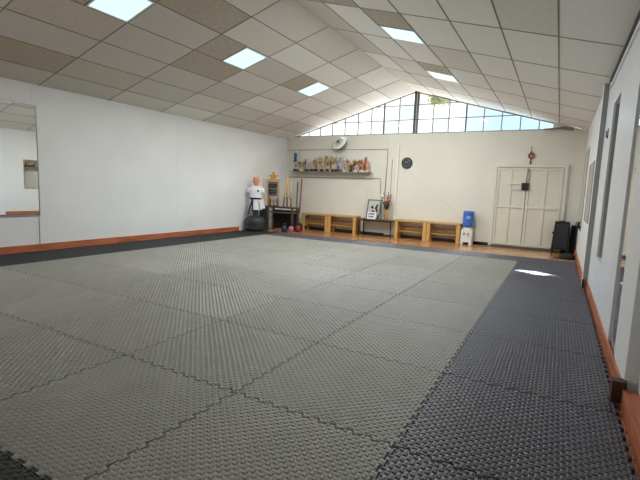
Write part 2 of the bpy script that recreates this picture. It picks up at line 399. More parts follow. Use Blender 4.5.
# recessed LED panels
LED_LABEL = {('l', 0): None}
def led(side, s, y, ds, dy, label):
    P = pl if side == 'l' else pr
    c = P(s, y, 0); t = thing('ceiling_light', label, 'ceiling light', c, 0, 'square light panels in the sloping tiled ceiling')
    t.rotation_euler = (0, -math.atan(mL) if side == 'l' else math.atan(mR), 0)
    b = MB()
    for sx, sy, wx, wy in ((0, 1, ds, .03), (0, -1, ds, .03), (1, 0, .03, dy), (-1, 0, .03, dy)):
        b.box((sx*(ds/2-.02), sy*(dy/2-.02), -.002), (wx-.01, wy-.01, .012))
    b.build('frame', M['white_metal'], t)
    MB().box((0, 0, .002), (ds-.05, dy-.05, .008)).build('diffuser', M['led'], t)
    l = bpy.data.lights.new('panel_glow', 'AREA'); l.shape = 'SQUARE'; l.size = .14; l.energy = LED_W*(.6 if y < 3 else (1.05 if y < 5 else 1.3)); l.color = (.95, 1, .98)
    lo = bpy.data.objects.new('panel_glow', l); C.objects.link(lo); lo.parent = t; lo.location = (0, 0, -.012)
names_led = {('l', 4): 'glowing square ceiling panel at the top left, nearest the mirror on the left wall', ('l', 6): 'glowing ceiling panel in the middle of the left slope, beside brown tiles',
             ('l', 8): 'small glowing ceiling panel on the left slope, nearest the gable window', ('l', 2): 'square ceiling light panel on the left slope, behind the viewpoint',
             ('r', 6): 'glowing ceiling panel on the right slope, the nearer of its two', ('r', 8): 'glowing ceiling panel on the right slope, close above the gable window',
             ('r', 4): 'square ceiling light panel on the right slope, beyond the top of the view', ('r', 2): 'square ceiling light panel on the right slope, behind the viewpoint'}
keys = [('l', j) for (i, j) in sorted(lights_l)] + [('r', j) for (i, j) in sorted(lights_r)]
for (side, s, y, ds, dy), k in zip(led_spots, keys): led(side, s, y, ds, dy, names_led[k])

# ------------------------------------------------------------------ gable window (window_1) in the end wall
win = bpy.data.objects.new('window_1', None); C.objects.link(win); win.location = (0, YE+.06, 0); struct(win)
MX = [-6.83, -6.29, -5.885, -5.48, -5.07, -4.655, -4.25, -3.875, -3.44, -2.97, -2.51, -2.10, -1.67, -1.24, -.82, -.40, .005, .30]
MZ = [SILL, 3.16, 3.545]
fr = MB()
fr.box(((MX[0]+MX[-1])/2, 0, SILL+.012), (MX[-1]-MX[0], .05, .03))
fr.bar((MX[0], 0, ceil(MX[0])-.01), (XA, 0, ZA-.02), .05, .03); fr.bar((XA, 0, ZA-.02), (MX[-1], 0, ceil(MX[-1])-.01), .05, .03)
fr.build('window_frame', M['window_metal'], win)
for x in MX[1:-1]:
    if x == -2.97: continue
    wd = .035 if x in (-3.875, -1.67) else .022
    MB().box((x, 0, (SILL+ceil(x))/2), (wd, .04, ceil(x)-SILL)).build('mullion', M['window_dark'] if wd > .03 else M['window_metal'], win)
pb = MB(); pb.box((-3.005, -.01, (SILL+ZA)/2), (.055, .07, ZA-SILL)); pb.box((-2.93, -.01, (SILL+ZA)/2-.01), (.045, .07, ZA-SILL-.03))
pb.build('window_post', M['window_dark'], win)
for z in MZ[1:]:
    xl = XL+(z-HL)/mL; xr = XR-(z-HR)/mR
    MB().box(((xl+xr)/2, 0, z), (xr-xl, .035, .022)).build('window_bar', M['window_metal'], win)
gm = MB()
blue = {(8, 1), (10, 0), (13, 0), (13, 1), (14, 0), (15, 0), (16, 0), (12, 0), (12, 1), (7, 0), (14, 1), (15, 1), (9+3, 2)}
for c in range(len(MX)-1):
    x0, x1 = MX[c], MX[c+1]
    for rI in range(3):
        z0 = MZ[rI]; z1 = MZ[rI+1] if rI < 2 else 9
        pts = [(x0, z0)]
        for x, z in ((x1, z0),): pts.append((x, z))
        top = []
        for x in (x1, XA if x0 < XA < x1 else None, x0):
            if x is not None: top.append((x, min(z1, ceil(x))))
        poly = pts+top
        if max(p[1] for p in top) <= z0+.01: continue
        # clip at the roof line
        pl2 = [(x, max(z, z0)) for x, z in poly]
        if ceil(x0) < z0:
            xi = XL+(z0-HL)/mL; pl2 = [(xi, z0), (x1, z0), (x1, min(z1, ceil(x1)))]
        elif ceil(x1) < z0:
            xi = XR-(z0-HR)/mR; pl2 = [(x0, z0), (xi, z0), (x0, min(z1, ceil(x0)))]
        gm.mi = 1 if (c, rI) in blue else (2 if (c, rI) == (9, 2) else 0)
        gm._f([gm.bm.verts.new((x, .005, z)) for x, z in pl2])
gm.build('window_panes', [M['glass'], M['glass_blue'], M['glass_leaf']], win)

# outside: ground, an added sheet blocking the sun, the neighbouring tree
struct(MB().box((-3, YE+15.3, -.4), (60, 30, .2)).build('ground', M['ground']))
b = MB()          # added sun blocker, out of view; its hole shapes one sliver of sun
hole = [(-1.047, 12.12), (-.72, 11.83), (-.32, 11.87), (-.76, 12.16)]; rim = [(-8.6, 12.7), (-8.6, 10.45), (.5, 10.45), (.5, 12.7)]
for z in (4.85, 4.88):
    for k in range(4): b.quad(*[(x, y, z) for x, y in (rim[k], rim[(k+1) % 4], hole[(k+1) % 4], hole[k])])
struct(b.build('sun_blocker', M['window_metal']))

# ------------------------------------------------------------------ foam mats
NT = 10
AMP = .009
def tooth(t):                     # offset of the shared seam at t along a unit edge
    return AMP if .25 <= (t*NT) % 1 < .75 else -AMP
def mat_mesh(name, m, x1=1.0, y1=1.0, teeth=(1, 1, 1, 1), G=.0045, turn=0):
    """teeth: bottom, right, top, left; straight when 0"""
    B = MB(); I = 2*AMP; p = 1.0/NT
    def slab(xa, xb, ya, yb):
        if xb-xa > .001 and yb-ya > .001: B.box(((xa+xb)/2, (ya+yb)/2, -.01475), (xb-xa, yb-ya, .0185))
    lo = lambda k, o: (o if k else 0)+G
    slab(I, x1-I, I, y1-I)
    ts = [(k*p/2+p/4, k*p/2+3*p/4, AMP if k % 2 == 0 else -AMP) for k in range(-1, 2*NT)]
    def strip(L, fn):
        for a, b_, o in ts:
            a, b_ = max(a, I), min(b_, L-I)
            if b_-a > .002: fn(a, b_, o)
    w = G/2
    def bottom(a, b_, o): slab(a+(w if o < 0 else -w), b_-(w if o < 0 else -w), lo(teeth[0], o), I)
    def left(a, b_, o): slab(lo(teeth[3], o), I, a+(w if o < 0 else -w), b_-(w if o < 0 else -w))
    def top(a, b_, o): slab(a+(w if o > 0 else -w), b_-(w if o > 0 else -w), y1-I, y1+(o if teeth[2] else 0)-G)
    def right(a, b_, o): slab(x1-I, x1+(o if teeth[1] else 0)-G, a+(w if o > 0 else -w), b_-(w if o > 0 else -w))
    strip(x1, bottom); strip(x1, top); strip(y1, left); strip(y1, right)
    for X0, X1 in ((lo(teeth[3], -AMP), I), (x1-I, x1-(AMP if teeth[1] else 0)-G)):
        for Y0, Y1 in ((lo(teeth[0], -AMP), I), (y1-I, y1-(AMP if teeth[2] else 0)-G)): slab(X0, X1, Y0, Y1)
    # woven tread: short half-round ribs, turned a quarter from cell to cell, running out onto the teeth
    N = 40; cs = 1.0/N; K = G+.001
    P1 = [(.04, -.0056), (.2, -.0012), (.45, 0), (.75, -.0016), (.97, -.0056)]; P2 = [(.1, -.0056), (.3, -.0040), (.5, -.0036), (.7, -.0040), (.9, -.0056)]
    nx = int(math.ceil(x1*N-.3)); ny = int(math.ceil(y1*N-.3))
    for i in range(nx):
        for j in range(ny):
            xa, xb, ya, yb = i*cs, (i+1)*cs, j*cs, (j+1)*cs; um, vm = (i+.5)*cs, (j+.5)*cs
            if j == 0: ya = (tooth(um) if teeth[0] else 0)+K
            if i == 0: xa = (tooth(vm) if teeth[3] else 0)+K
            if j == ny-1: yb = y1+(tooth(um) if teeth[2] else 0)-K
            if i == nx-1: xb = x1+(tooth(vm) if teeth[1] else 0)-K
            if j in (0, ny-1) and 0 < i < nx-1 and teeth[0 if j == 0 else 2]:
                if tooth(um) != tooth(um-cs): xa += G/2+.0005
                if tooth(um) != tooth(um+cs): xb -= G/2+.0005
            if i in (0, nx-1) and 0 < j < ny-1 and teeth[3 if i == 0 else 1]:
                if tooth(vm) != tooth(vm-cs): ya += G/2+.0005
                if tooth(vm) != tooth(vm+cs): yb -= G/2+.0005
            if xb-xa < .006 or yb-ya < .006: continue
            hor = (i+j+turn) % 2 == 0; rows = []
            for u, z in (P1 if hor != bool(turn) else P2):
                inn = .004 if z > -.005 else 0
                if hor: A, Bp = (xa+inn, ya+u*(yb-ya), z), (xb-inn, ya+u*(yb-ya), z)
                else: A, Bp = (xa+u*(xb-xa), ya+inn, z), (xa+u*(xb-xa), yb-inn, z)
                rows.append((B.bm.verts.new(A), B.bm.verts.new(Bp)))
            for a, c in zip(rows, rows[1:]): B._f([a[0], a[1], c[1], c[0]])
            B._f([r_[0] for r_ in rows]); B._f([r_[1] for r_ in rows])
    return B.mesh(name, m)
me_g = mat_mesh('grey_mat', M['foam_grey']); me_g2 = mat_mesh('grey_mat_turned', M['foam_grey'], turn=1); me_d = mat_mesh('charcoal_mat', M['foam_dark']); me_d2 = mat_mesh('charcoal_mat_trimmed', M['foam_dark'], .965, 1, (1, 0, 1, 1)); me_b = mat_mesh('black_mat', M['foam_black'])
me_k = mat_mesh('black_side_mat', M['foam_black'], 1, 1, (1, 1, 1, 0))
BK = .74
me_s = mat_mesh('strip_mat', M['foam_dark'], 1, BK, (1, 1, 0, 1)); me_sr = mat_mesh('strip_mat_end', M['foam_dark'], .965, BK, (1, 0, 0, 1)); me_sl = mat_mesh('strip_mat_corner', M['foam_black'], 1, BK, (1, 1, 0, 0))
def side_word(k):   # how many mats in from the dark right-hand column
    return ['beside the right charcoal column', 'second from the right charcoal column', 'third from the right charcoal column', 'third from the left black column',
            'second from the left black column', 'beside the left black column'][k]
rows_seen = {i: max(-1, lo) for i, lo in {1: -1, 0: -1, -1: -1, -2: -1, -3: -1, -4: -1, -5: -1, -6: -1}.items()}
def in_view(x, y, sx=1, sy=1):
    yaw, pitch, roll = 0.5052, -0.1189, 0.0393
    f = Vector((-math.sin(yaw)*math.cos(pitch), math.cos(yaw)*math.cos(pitch), math.sin(pitch)))
    r = Vector((math.cos(yaw), math.sin(yaw), 0)); u = r.cross(f); r2 = math.cos(roll)*r+math.sin(roll)*u; u2 = -math.sin(roll)*r+math.cos(roll)*u
    for a in range(7):
        for c in range(7):
            d = Vector((x+sx*a/6, y+sy*c/6, 0))-Vector((.5875, -1.8948, 1.2195)); z = d.dot(f)
            if z > .1 and 0 < 320+427.4*d.dot(r2)/z < 640 and 0 < 240-427.4*d.dot(u2)/z < 480: return True
    return False
def lay(name, me, x, y, label, group):
    o = bpy.data.objects.new(name, me); C.objects.link(o); o.location = (x, y, 0); tag(o, label, 'floor mat', group)
def row_word(j):    # j: lower edge of the row in metres; rows run to 7
    return {-1: 'in the frontmost grey row', 0: 'in the second row from front', 1: 'in the third row from front', 2: 'in the fourth row from front',
            3: 'in the fourth row from back', 4: 'in the third row from back', 5: 'in the second row from back', 6: 'in the rearmost full row'}[j]
for j in range(-1, 7):
    for k in range(6):
        if in_view(-1-k, j): lay('foam_mat', me_g2 if (k*7+j*5+k*j) % 5 < 2 else me_g, -1-k, j, 'grey foam mat '+side_word(k)+', '+row_word(j), 'grey interlocking foam mats')
    if in_view(0, j): lay('foam_mat', me_d if j < 5 else me_d2, 0, j, 'charcoal foam mat by the right skirting, '+row_word(j), 'charcoal mats along the right wall')
    if in_view(-7, j): lay('foam_mat', me_k, -7, j, 'black foam mat under the left wall, '+row_word(j), 'black mats along the left wall')
for x in (-3, -2, -1, 0):
    if in_view(x, -2): lay('foam_mat', me_b if x < 0 else me_d, x, -2, 'black toothed foam mat cut by the bottom left corner of the photo' if x < -1.5 else 'black foam mat at the bottom edge of the photo', 'black mats in front')
STRIP = {0: 'at the right-hand wall', -1: 'before the white double door', -2: 'before the blue water bottle', -3: 'before the third bench from left', -4: 'before the table with the flower vase',
         -5: 'before the second bench from left', -6: 'before the leftmost bench', -7: 'before the training dummy'}
for x in range(-7, 1):
    lay('foam_mat', me_sl if x == -7 else (me_sr if x == 0 else me_s), x, 7, 'narrow cut dark mat at the plank floor, '+STRIP[x], 'cut mats of the dark back strip')

# ------------------------------------------------------------------ mirrors
t = thing('wall_mirror', 'large frameless mirror on the white left wall, cut by the left edge', 'mirror', (XL, .9, .6))
MB().box((.008, 0, .89), (.012, 2.38, 1.78)).build('mirror_glass', M['mirror'], t)
b = MB(); b.box((.012, 1.195, .89), (.02, .012, 1.79)); b.box((.012, 0, 1.785), (.02, 2.39, .012)); b.box((.012, 0, -.003), (.02, 2.39, .01)); b.build('edging', M['mirror_edge'], t)
def rmirror(x, y0, y1, z0, z1, label, edge=True):
    t = thing('wall_mirror', label, 'mirror', (x, (y0+y1)/2, z0))
    MB().box((-.006, 0, (z1-z0)/2), (.01, y1-y0, z1-z0)).build('mirror_glass', M['mirror'], t)
    if not edge: return
    b = MB()
    b.box((-.008, (y1-y0)/2, (z1-z0)/2), (.012, .012, z1-z0)); b.box((-.008, -(y1-y0)/2, (z1-z0)/2), (.012, .012, z1-z0)); b.box((-.008, 0, z1-z0), (.012, y1-y0, .012)); b.box((-.008, 0, 0), (.012, y1-y0, .012))
    b.build('edging', M['mirror_edge'], t)
rmirror(1.05, 1.76, 2.13, .13, 2.45, 'narrow tall mirror strip beside the wall post at the right edge', False)
rmirror(1.004, 5.85, 6.95, .85, 1.80, 'mirror on the far right wall just beyond the pier')
rmirror(1.004, 7.9, 9.1, .6, 2.2, 'mirror on the far right wall next to the end wall corner')
b = MB(); b.bar((1.024, 4.42, 1.99), (1.008, 4.42, 1.98), .014); b.bar((1.008, 4.42, 1.98), (1.008, 4.42, 2.05), .01); b.box((1.022, 4.42, 2.02), (.008, .03, .12))
tag(b.build('wall_hook', M['black_metal']), 'small dark hook high on the glossy white right wall panel', 'hook')

# ------------------------------------------------------------------ double door
dr = bpy.data.objects.new('door_1', None); C.objects.link(dr); dr.location = (0, YE, 0); struct(dr)
b = MB(); b.box((-.845, -.035, .975), (.075, .07, 2.0), .006); b.box((.665, -.035, .975), (.075, .07, 2.0), .006); b.box((-.09, -.035, 1.955), (1.585, .075, .075), .006)
b.build('door_frame', M['door'], dr)
for (x0, x1, xm) in ((-.805, -.14, -.485), (-.13, .62, .26)):
    lf = MB().box(((x0+x1)/2, -.018, .965), (x1-x0, .036, 1.90)).build('door_leaf', M['door'], dr)
    sb = MB()
    for x in (x0+.028, x1-.028): sb.box((x, -.045, .965), (.05, .02, 1.89), .003)
    sb.box((xm, -.045, .965), (.05, .02, 1.89), .003)
    for z in (.06, .97, 1.88): sb.box(((x0+x1)/2, -.046, z), (x1-x0, .02, .055), .003)
    sb.build('door_rail', M['door'], lf)
b = MB(); b.box((-.16, -.075, 1.465), (.16, .06, .17), .008); lk = b.build('door_lock', M['black'], dr)
b = MB(); b.box((-.39, -.06, 1.53), (.32, .02, .025)); b.box((-.39, -.06, 1.40), (.32, .02, .025)); b.build('door_bolt', M['white_metal'], dr)
b = MB(); b.box((-.12, -.06, 1.86), (.06, .03, .07), .004); b.tube([(-.12, -.065, 1.84), (-.15, -.07, 1.7), (-.145, -.07, 1.55)], .008, 6); b.tube([(-.11, -.065, 1.84), (-.09, -.07, 1.7), (-.11, -.07, 1.55)], .006, 6); b.build('door_chain', M['metal'], dr)
b = MB(); b.box((-.1, YE-.11, -.015), (1.5, .2, .02), .004); struct(b.build('trim_7', M['dark_wood']))

# ------------------------------------------------------------------ on the end wall
t = thing('wall_clock', 'round black wall clock on the cream end wall', 'clock', (-3.12, YE, 2.01))
rot90 = Matrix.Rotation(R(90), 3, 'X')
def disc(B, c, r, th, seg=32):        # a disc facing -Y, its back at c.y
    vsA = []; vsB = []
    for i in range(seg):
        a = 2*PI*i/seg
        vsA.append(B.bm.verts.new((c[0]+r*math.cos(a), c[1], c[2]+r*math.sin(a)))); vsB.append(B.bm.verts.new((c[0]+r*math.cos(a), c[1]-th, c[2]+r*math.sin(a))))
    B._f(vsA); B._f(vsB[::-1])
    for i in range(seg): B._f([vsA[i], vsA[(i+1) % seg], vsB[(i+1) % seg], vsB[i]])
    return B
disc(MB(), (0, 0, 0), .143, .03).build('clock_case', M['black'], t)
MB().torus((0, -.03, 0), .138, .012, 'y', 32).build('rim', M['black'], t)
disc(MB(), (0, -.03, 0), .125, .004).build('dial', mat('charcoal_dial', srgb(52, 54, 58), .5), t)
for k in range(12):
    a = k*PI/6; MB().box((.105*math.sin(a), -.036, .105*math.cos(a)), (.01, .004, .026), 0, Matrix.Rotation(a, 3, 'Y')).build('hour_mark', M['metal'], t)
MB().bar((0, -.04, 0), (-.05, -.04, .045), .012, .004).build('hour_hand', M['white_plastic'], t)
MB().bar((0, -.042, 0), (.06, -.042, .075), .008, .004).build('minute_hand', M['white_plastic'], t)

t = thing('wall_fan', 'round white wall fan with grey hub above the trophy shelf', 'fan', (-5.13, YE, 2.57))
MB().box((0, -.03, -.02), (.12, .06, .16), .01).build('mount', M['grey_plastic'], t)
TR = Matrix.Translation((-.03, -.14, 0)) @ Matrix.Rotation(R(-10), 4, 'Z') @ Matrix.Rotation(R(-34), 4, 'X')
def fanpart(B, name, m):
    for v in B.bm.verts: v.co = TR @ v.co
    return B.build(name, m, t)
B = MB(); B.loft([(0, .06, .06, 0, 0), (.1, .07, .07, 0, 0)], 16)
for v in B.bm.verts: v.co = Vector((v.co.x, v.co.z, v.co.y))
fanpart(B, 'motor', M['grey_plastic'])
B = MB(); B.torus((0, .02, 0), .215, .014, 'y', 36, 8)
for rr in (.06, .11, .16): B.torus((0, -.045+.3*(rr-.06)*.5, 0), rr, .004, 'y', 36, 6)
for k in range(36):
    a = 2*PI*k/36; B.tube([(.05*math.cos(a), -.05, .05*math.sin(a)), (.14*math.cos(a), -.04, .14*math.sin(a)), (.212*math.cos(a), .01, .212*math.sin(a))], .0045, 5)
for k in range(36):
    a, c = 2*PI*k/36, 2*PI*(k+1)/36
    B._f([B.bm.verts.new((r_*math.cos(q), yy, r_*math.sin(q))) for q, r_, yy in ((a, .15, -.028), (a, .21, .005), (c, .21, .005), (c, .15, -.028))])
fanpart(B, 'guard', M['white_plastic'])
B = MB(); B.torus((.0, .05, 0), .205, .022, 'y', 36, 8)
for k in range(36):
    a, c = 2*PI*k/36, 2*PI*(k+1)/36
    B._f([B.bm.verts.new((r_*math.cos(q), yy, r_*math.sin(q))) for q, r_, yy in ((a, .215, .04), (a, .1, .12), (c, .1, .12), (c, .215, .04))])
for k in range(24):
    a = 2*PI*k/24; B.tube([(.06*math.cos(a), .09, .06*math.sin(a)), (.2*math.cos(a), .075, .2*math.sin(a))], .006, 5)
fanpart(B, 'rear_guard', M['black'])
for k in range(5):
    B = MB(); a0 = 2*PI*k/5
    pts = []
    for rr, da in ((.05, -.35), (.12, -.5), (.19, -.42), (.195, .1), (.15, .45), (.08, .5), (.05, .35)):
        pts.append((rr*math.cos(a0+da), rr*math.sin(a0+da)))
    B.prism(pts, .0, .008, 1)
    fanpart(B, 'blade', M['white_plastic'])
B = MB(); B.ball((0, -.05, 0), (.06, .03, .06), 16); fanpart(B, 'hub', M['grey_plastic'])

t = thing('hanging_ornament', 'small brown ring ornament hanging above the double door', 'ornament', (-.1, YE-.02, 2.36))
MB().tube([(0, 0, .06), (.0, 0, -.1)], .006, 6).build('string', M['twig'], t)
MB().torus((.005, -.01, -.165), .052, .022, 'y', 24, 8).build('ring', M['bronze'], t)
b = MB(); b.ball((0, -.01, -.085), (.022, .02, .022), 10); b.build('bead', M['dark_wood'], t)
b = MB()
for dx in (-.012, 0, .012): b.tube([(dx*.3, -.01, -.215), (dx, -.01, -.37)], [.006, .01], 6)
b.build('tassel', M['bronze'], t)

def cable(name, pts, label, r=.007, m='cable'):
    tag(MB().tube(pts, r, 6).build(name, M[m]), label, 'cable')
cy = YE-.01
cable('wall_cable', [(-6.98, cy, 2.394), (-5.4, cy, 2.385), (-3.70, cy, 2.378), (-3.68, cy, 2.30), (-3.70, cy, 1.6), (-3.72, cy, 1.0), (-3.70, cy, .5)], 'thin cable running high along the end wall and down beside the pier')
cable('wall_cable', [(-6.95, cy, 1.555), (-5.4, cy, 1.565), (-3.87, cy, 1.575), (-3.85, cy, 1.5), (-3.84, cy, 1.15)], 'thin cable just below the trophy shelf, dropping behind the flowers')
cable('wall_cable', [(-3.53, cy-.035, 2.10), (-3.53, cy-.035, 1.4), (-3.52, cy-.035, .95)], 'short upright cable on the wall pier above the flower vase', .006)
cable('wall_cable', [(-3.0, cy+.004, 1.75), (-2.4, cy+.004, 1.28), (-1.75, cy+.004, .78)], 'faint diagonal wire on the end wall below the clock', .0035, 'wall_cream')
cable('floor_cable', [(-1.22, 9.48, -.012), (-1.1, 9.45, .0), (-1.02, 9.49, .02), (-.95, 9.46, -.005), (-.88, 9.47, -.012)], 'dark cable bunched on the floor between water bottle and door', .013, 'black')

# trophy shelf
t = thing('trophy_shelf', 'long thin wall shelf holding the row of trophies', 'shelf', (-5.44, YE, 1.735))
MB().box((0, -.14, -.007), (2.66, .28, .014), .003).build('shelf_board', M['shelf_and_shade_grey'], t)
for x in (-1.2, -.4, .4, 1.2):
    b = MB(); b.box((x, -.1, -.022), (.016, .2, .014)); b.box((x, -.01, -.06), (.016, .014, .09)); b.build('bracket', M['white_metal'], t)
def trophy(kind, h, mcol, mbase, macc):
    t = thing('trophy', 'x', 'trophy', (0, 0, 0), 0, 'trophies in a row on the wall shelf')
    bw = .075 if kind != 'tower' else .1
    b = MB(); b.box((0, 0, .02), (bw, bw, .04), .004); b.box((0, 0, .052), (bw*.8, bw*.8, .024), .003); b.build('base', mbase, t)
    if kind == 'cup':
        b = MB(); b.lathe([(.012, .064), (.026, .07), (.008, .1), (.008, h*.45), (.014, h*.5)], (0, 0, 0), 12); b.build('stem', mcol, t)
        b = MB(); b.lathe([(.012, h*.48), (.032, h*.56), (.045, h*.7), (.042, h*.82), (.05, h*.86), (.046, h*.86), (.036, h*.7)], (0, 0, 0), 14); b.build('cup', mcol, t)
        for s in (-1, 1): MB().tube([(s*.042, 0, h*.82), (s*.07, 0, h*.8), (s*.072, 0, h*.68), (s*.035, 0, h*.58)], .005, 6).build('handle', mcol, t)
        b = MB(); b.lathe([(.044, h*.865), (.03, h*.9), (.008, h*.93), (.012, h*.96), (.003, h)], (0, 0, 0), 12); b.build('lid', macc, t)
    elif kind == 'column':
        b = MB(); b.lathe([(.026, .064), (.022, .075), (.022, h*.55), (.03, h*.57), (.03, h*.6)], (0, 0, 0), 12); b.build('column', macc, t)
        b = MB(); b.loft([(h*.6, .014, .012, 0, 0), (h*.72, .018, .014, 0, 0), (h*.82, .026, .016, 0, 0), (h*.87, .012, .012, 0, 0)], 10)
        b.ball((0, 0, h*.92), (.018, .018, .022), 10)
        b.tube([(.02, 0, h*.82), (.05, -.01, h*.88), (.045, -.02, h*.98)], .007, 6); b.tube([(-.02, 0, h*.82), (-.045, -.02, h*.75)], .007, 6); b.tube([(.005, 0, h*.64), (.045, -.02, h*.68)], .008, 6)
        b.build('figure', mcol, t)
    elif kind == 'star':
        b = MB(); b.lathe([(.014, .064), (.01, .08), (.01, h*.62)], (0, 0, 0), 10); b.build('stem', mcol, t)
        pts = []
        for k in range(10):
            a = PI/2+k*PI/5; rr = h*.2 if k % 2 == 0 else h*.085; pts.append((rr*math.cos(a), h*.8+rr*math.sin(a)))
        MB().prism(pts, -.008, .008, 1).build('star', macc, t)
    elif kind == 'plaque':
        pts = [(-.045, .06), (.045, .06), (.05, h*.75), (.0, h), (-.05, h*.75)]
        MB().prism(pts, -.008, .008, 1).build('plate', mcol, t)
        disc(MB(), (0, -.008, h*.55), .03, .006, 20).build('medallion', macc, t)
    elif kind == 'tower':
        b = MB()
        for x in (-.03, .03): b.lathe([(.02, .064), (.016, .08), (.016, h*.42), (.02, h*.43)], (x, 0, 0), 12)
        b.build('column', macc, t)
        MB().box((0, 0, h*.45), (.1, .09, .022), .003).build('deck', mbase, t)
        b = MB(); b.lathe([(.045, h*.465), (.045, h*.78), (.05, h*.8)], (0, 0, 0), 12); b.build('riser', mcol, t)
        b = MB(); b.lathe([(.012, h*.8), (.03, h*.86), (.035, h*.92), (.02, h*.97), (.004, h)], (0, 0, 0), 12); b.build('finial', M['silver'], t)
    return t
G, S_, BR, RD, BL, VI, BKc, MBL = M['gold'], M['silver'], M['bronze'], M['red'], M['blue'], M['violet'], M['black'], M['marble']
TW = [('tower', .66, BL, BKc, S_, 'tall blue two-tier trophy, tallest of all'), ('column', .30, BR, BKc, S_, 'small bronze figure on a black base'),  ('star', .28, BR, MBL, BR, 'small brown star trophy'), ('cup', .33, G, MBL, S_, 'small gold cup on a pale base'),
      ('column', .36, BR, MBL, VI, 'bronze figure on a violet column'), ('plaque', .28, S_, BKc, G, 'silver shield plaque'), ('star', .34, S_, MBL, S_, 'silver star trophy'), ('cup', .36, G, BKc, RD, 'gold cup with a red lid'),
      ('column', .42, G, BKc, M['orange'], 'gold figure on an orange column'), ('cup', .46, G, MBL, G, 'tall gold cup on a pale base'), ('star', .42, G, BKc, G, 'gold star on a black base'), ('column', .47, G, MBL, G, 'gold figure on a gold column'), ('cup', .45, G, BKc, BR, 'gold cup with a bronze lid'),
      ('column', .48, G, MBL, BR, 'gold figure on a bronze column'), ('cup', .48, G, BKc, S_, 'gold cup with a silver lid'), ('star', .44, BR, BKc, G, 'gold star on a bronze stem'), ('column', .46, S_, BKc, VI, 'silver figure on a violet column'), ('cup', .46, S_, BKc, S_, 'tall silver cup'),
      ('column', .44, S_, MBL, S_, 'silver figure on a silver column'), ('star', .36, BR, MBL, RD, 'red star on a bronze stem'), ('plaque', .32, G, MBL, RD, 'gold shield plaque with a red disc'), ('column', .36, G, MBL, RD, 'gold figure on a red column'), ('cup', .34, BR, MBL, M['green'], 'bronze cup with a green lid'),
      ('star', .36, G, MBL, RD, 'red star on a gold stem'), ('plaque', .36, RD, MBL, G, 'red shield plaque'), ('column', .42, BKc, MBL, RD, 'dark figure on a red column'), ('plaque', .34, M['orange'], MBL, S_, 'orange shield plaque')]
x = -6.64
for k, (kd, h, a, bb, c, lab) in enumerate(TW):
    t = trophy(kd, h, a, bb, c); t.location = (x, YE-(.06 if k % 2 else .125), 1.735); t.scale = (1, .8, 1.04); x += .0925
    pos = (ORD[k+1]+' from left') if k < 13 else ((ORD[len(TW)-k]+' from right') if k < len(TW)-1 else 'at the right end')
    t['label'] = (lab+', '+pos+' in the back row of trophies') if k else lab+', at the left end of the trophy shelf'
FW = [('column', .2, BR, BKc, S_, 'tiny bronze figure'), ('cup', .22, G, MBL, G, 'tiny gold cup'), ('star', .2, S_, BKc, S_, 'tiny silver star'), ('cup', .24, S_, BKc, G, 'tiny silver cup'), ('column', .26, G, BKc, BR, 'tiny gold figure'),
      ('cup', .24, G, BKc, G, 'tiny gold cup on black base'), ('star', .25, G, BKc, BR, 'tiny bronze star'), ('plaque', .22, G, BKc, S_, 'tiny gold shield'), ('column', .26, S_, BKc, VI, 'tiny silver figure'), ('star', .24, BR, MBL, G, 'tiny gold star'),
      ('cup', .22, BR, BKc, G, 'tiny bronze cup'), ('plaque', .2, S_, MBL, RD, 'tiny silver shield'), ('cup', .24, G, MBL, RD, 'tiny gold cup with red lid')]
for k, (kd, h, a, bb, c, lab) in enumerate(FW):
    t = trophy(kd, h, a, bb, c); t.location = (-6.55+k*.185, YE-.235, 1.735); t['group'] = 'small trophies at the front of the wall shelf'
    t['label'] = lab+', '+(ORD[k+1]+' from left' if k < 7 else (ORD[len(FW)-k]+' from right' if k < len(FW)-1 else 'last at right'))+' in the front row of trophies'

# scrap of board at the right end of the window
b = MB(); b.box((.34, YE-.06, SILL+.02), (.44, .1, .02), 0, Matrix.Rotation(R(-4), 3, 'Y')); b.box((.62, YE-.05, SILL+.015), (.2, .09, .07), .01, Matrix.Rotation(R(12), 3, 'Y')); b.box((.5, YE-.08, SILL+.03), (.12, .05, .05), .01)
tag(b.build('board_scrap', M['board']), 'torn brown board scrap at the right end of the gable window sill', 'scrap')

# ------------------------------------------------------------------ benches along the end wall
def bench(x0, x1, label, z=.505):
    L = x1-x0; y0, y1 = -.33, 0
    t = thing('wooden_bench', label, 'bench', ((x0+x1)/2, YE-.03, ZF), 0, 'low pale wooden benches along the end wall')
    MB().box((0, -.165, z-.02), (L, .34, .04), .004).build('seat', M['pine'], t)
    for s in (-1, 1):
        lp = MB()
        for y in (-.305, -.03): lp.box((s*(L/2-.045), y, (z-.04)/2), (.09, .045, z-.04), .003)
        e = lp.build('leg', M['pine_v'], t)
        b = MB()
        for zz in (.12, .25, .38): b.box((s*(L/2-.02), -.167, zz), (.022, .23, .06), .002)
        b.build('side_slat', M['pine'], e)
    MB().box((0, -.03, .27), (L-.18, .022, .09), .003).build('back_rail', M['pine'], t)
    MB().box((0, -.165, .2), (L-.18, .25, .02), .003).build('lower_shelf', M['pine'], t)
    return t
bench(-6.20, -5.31, 'low wooden bench at the left, beside the leaning sticks')
bench(-5.30, -4.40, 'low wooden bench touching the black-legged table on its left side')
bench(-3.25, -2.385, 'low wooden bench just right of the flower vase table')
bench(-2.375, -1.53, 'low wooden bench next to the blue water bottle')

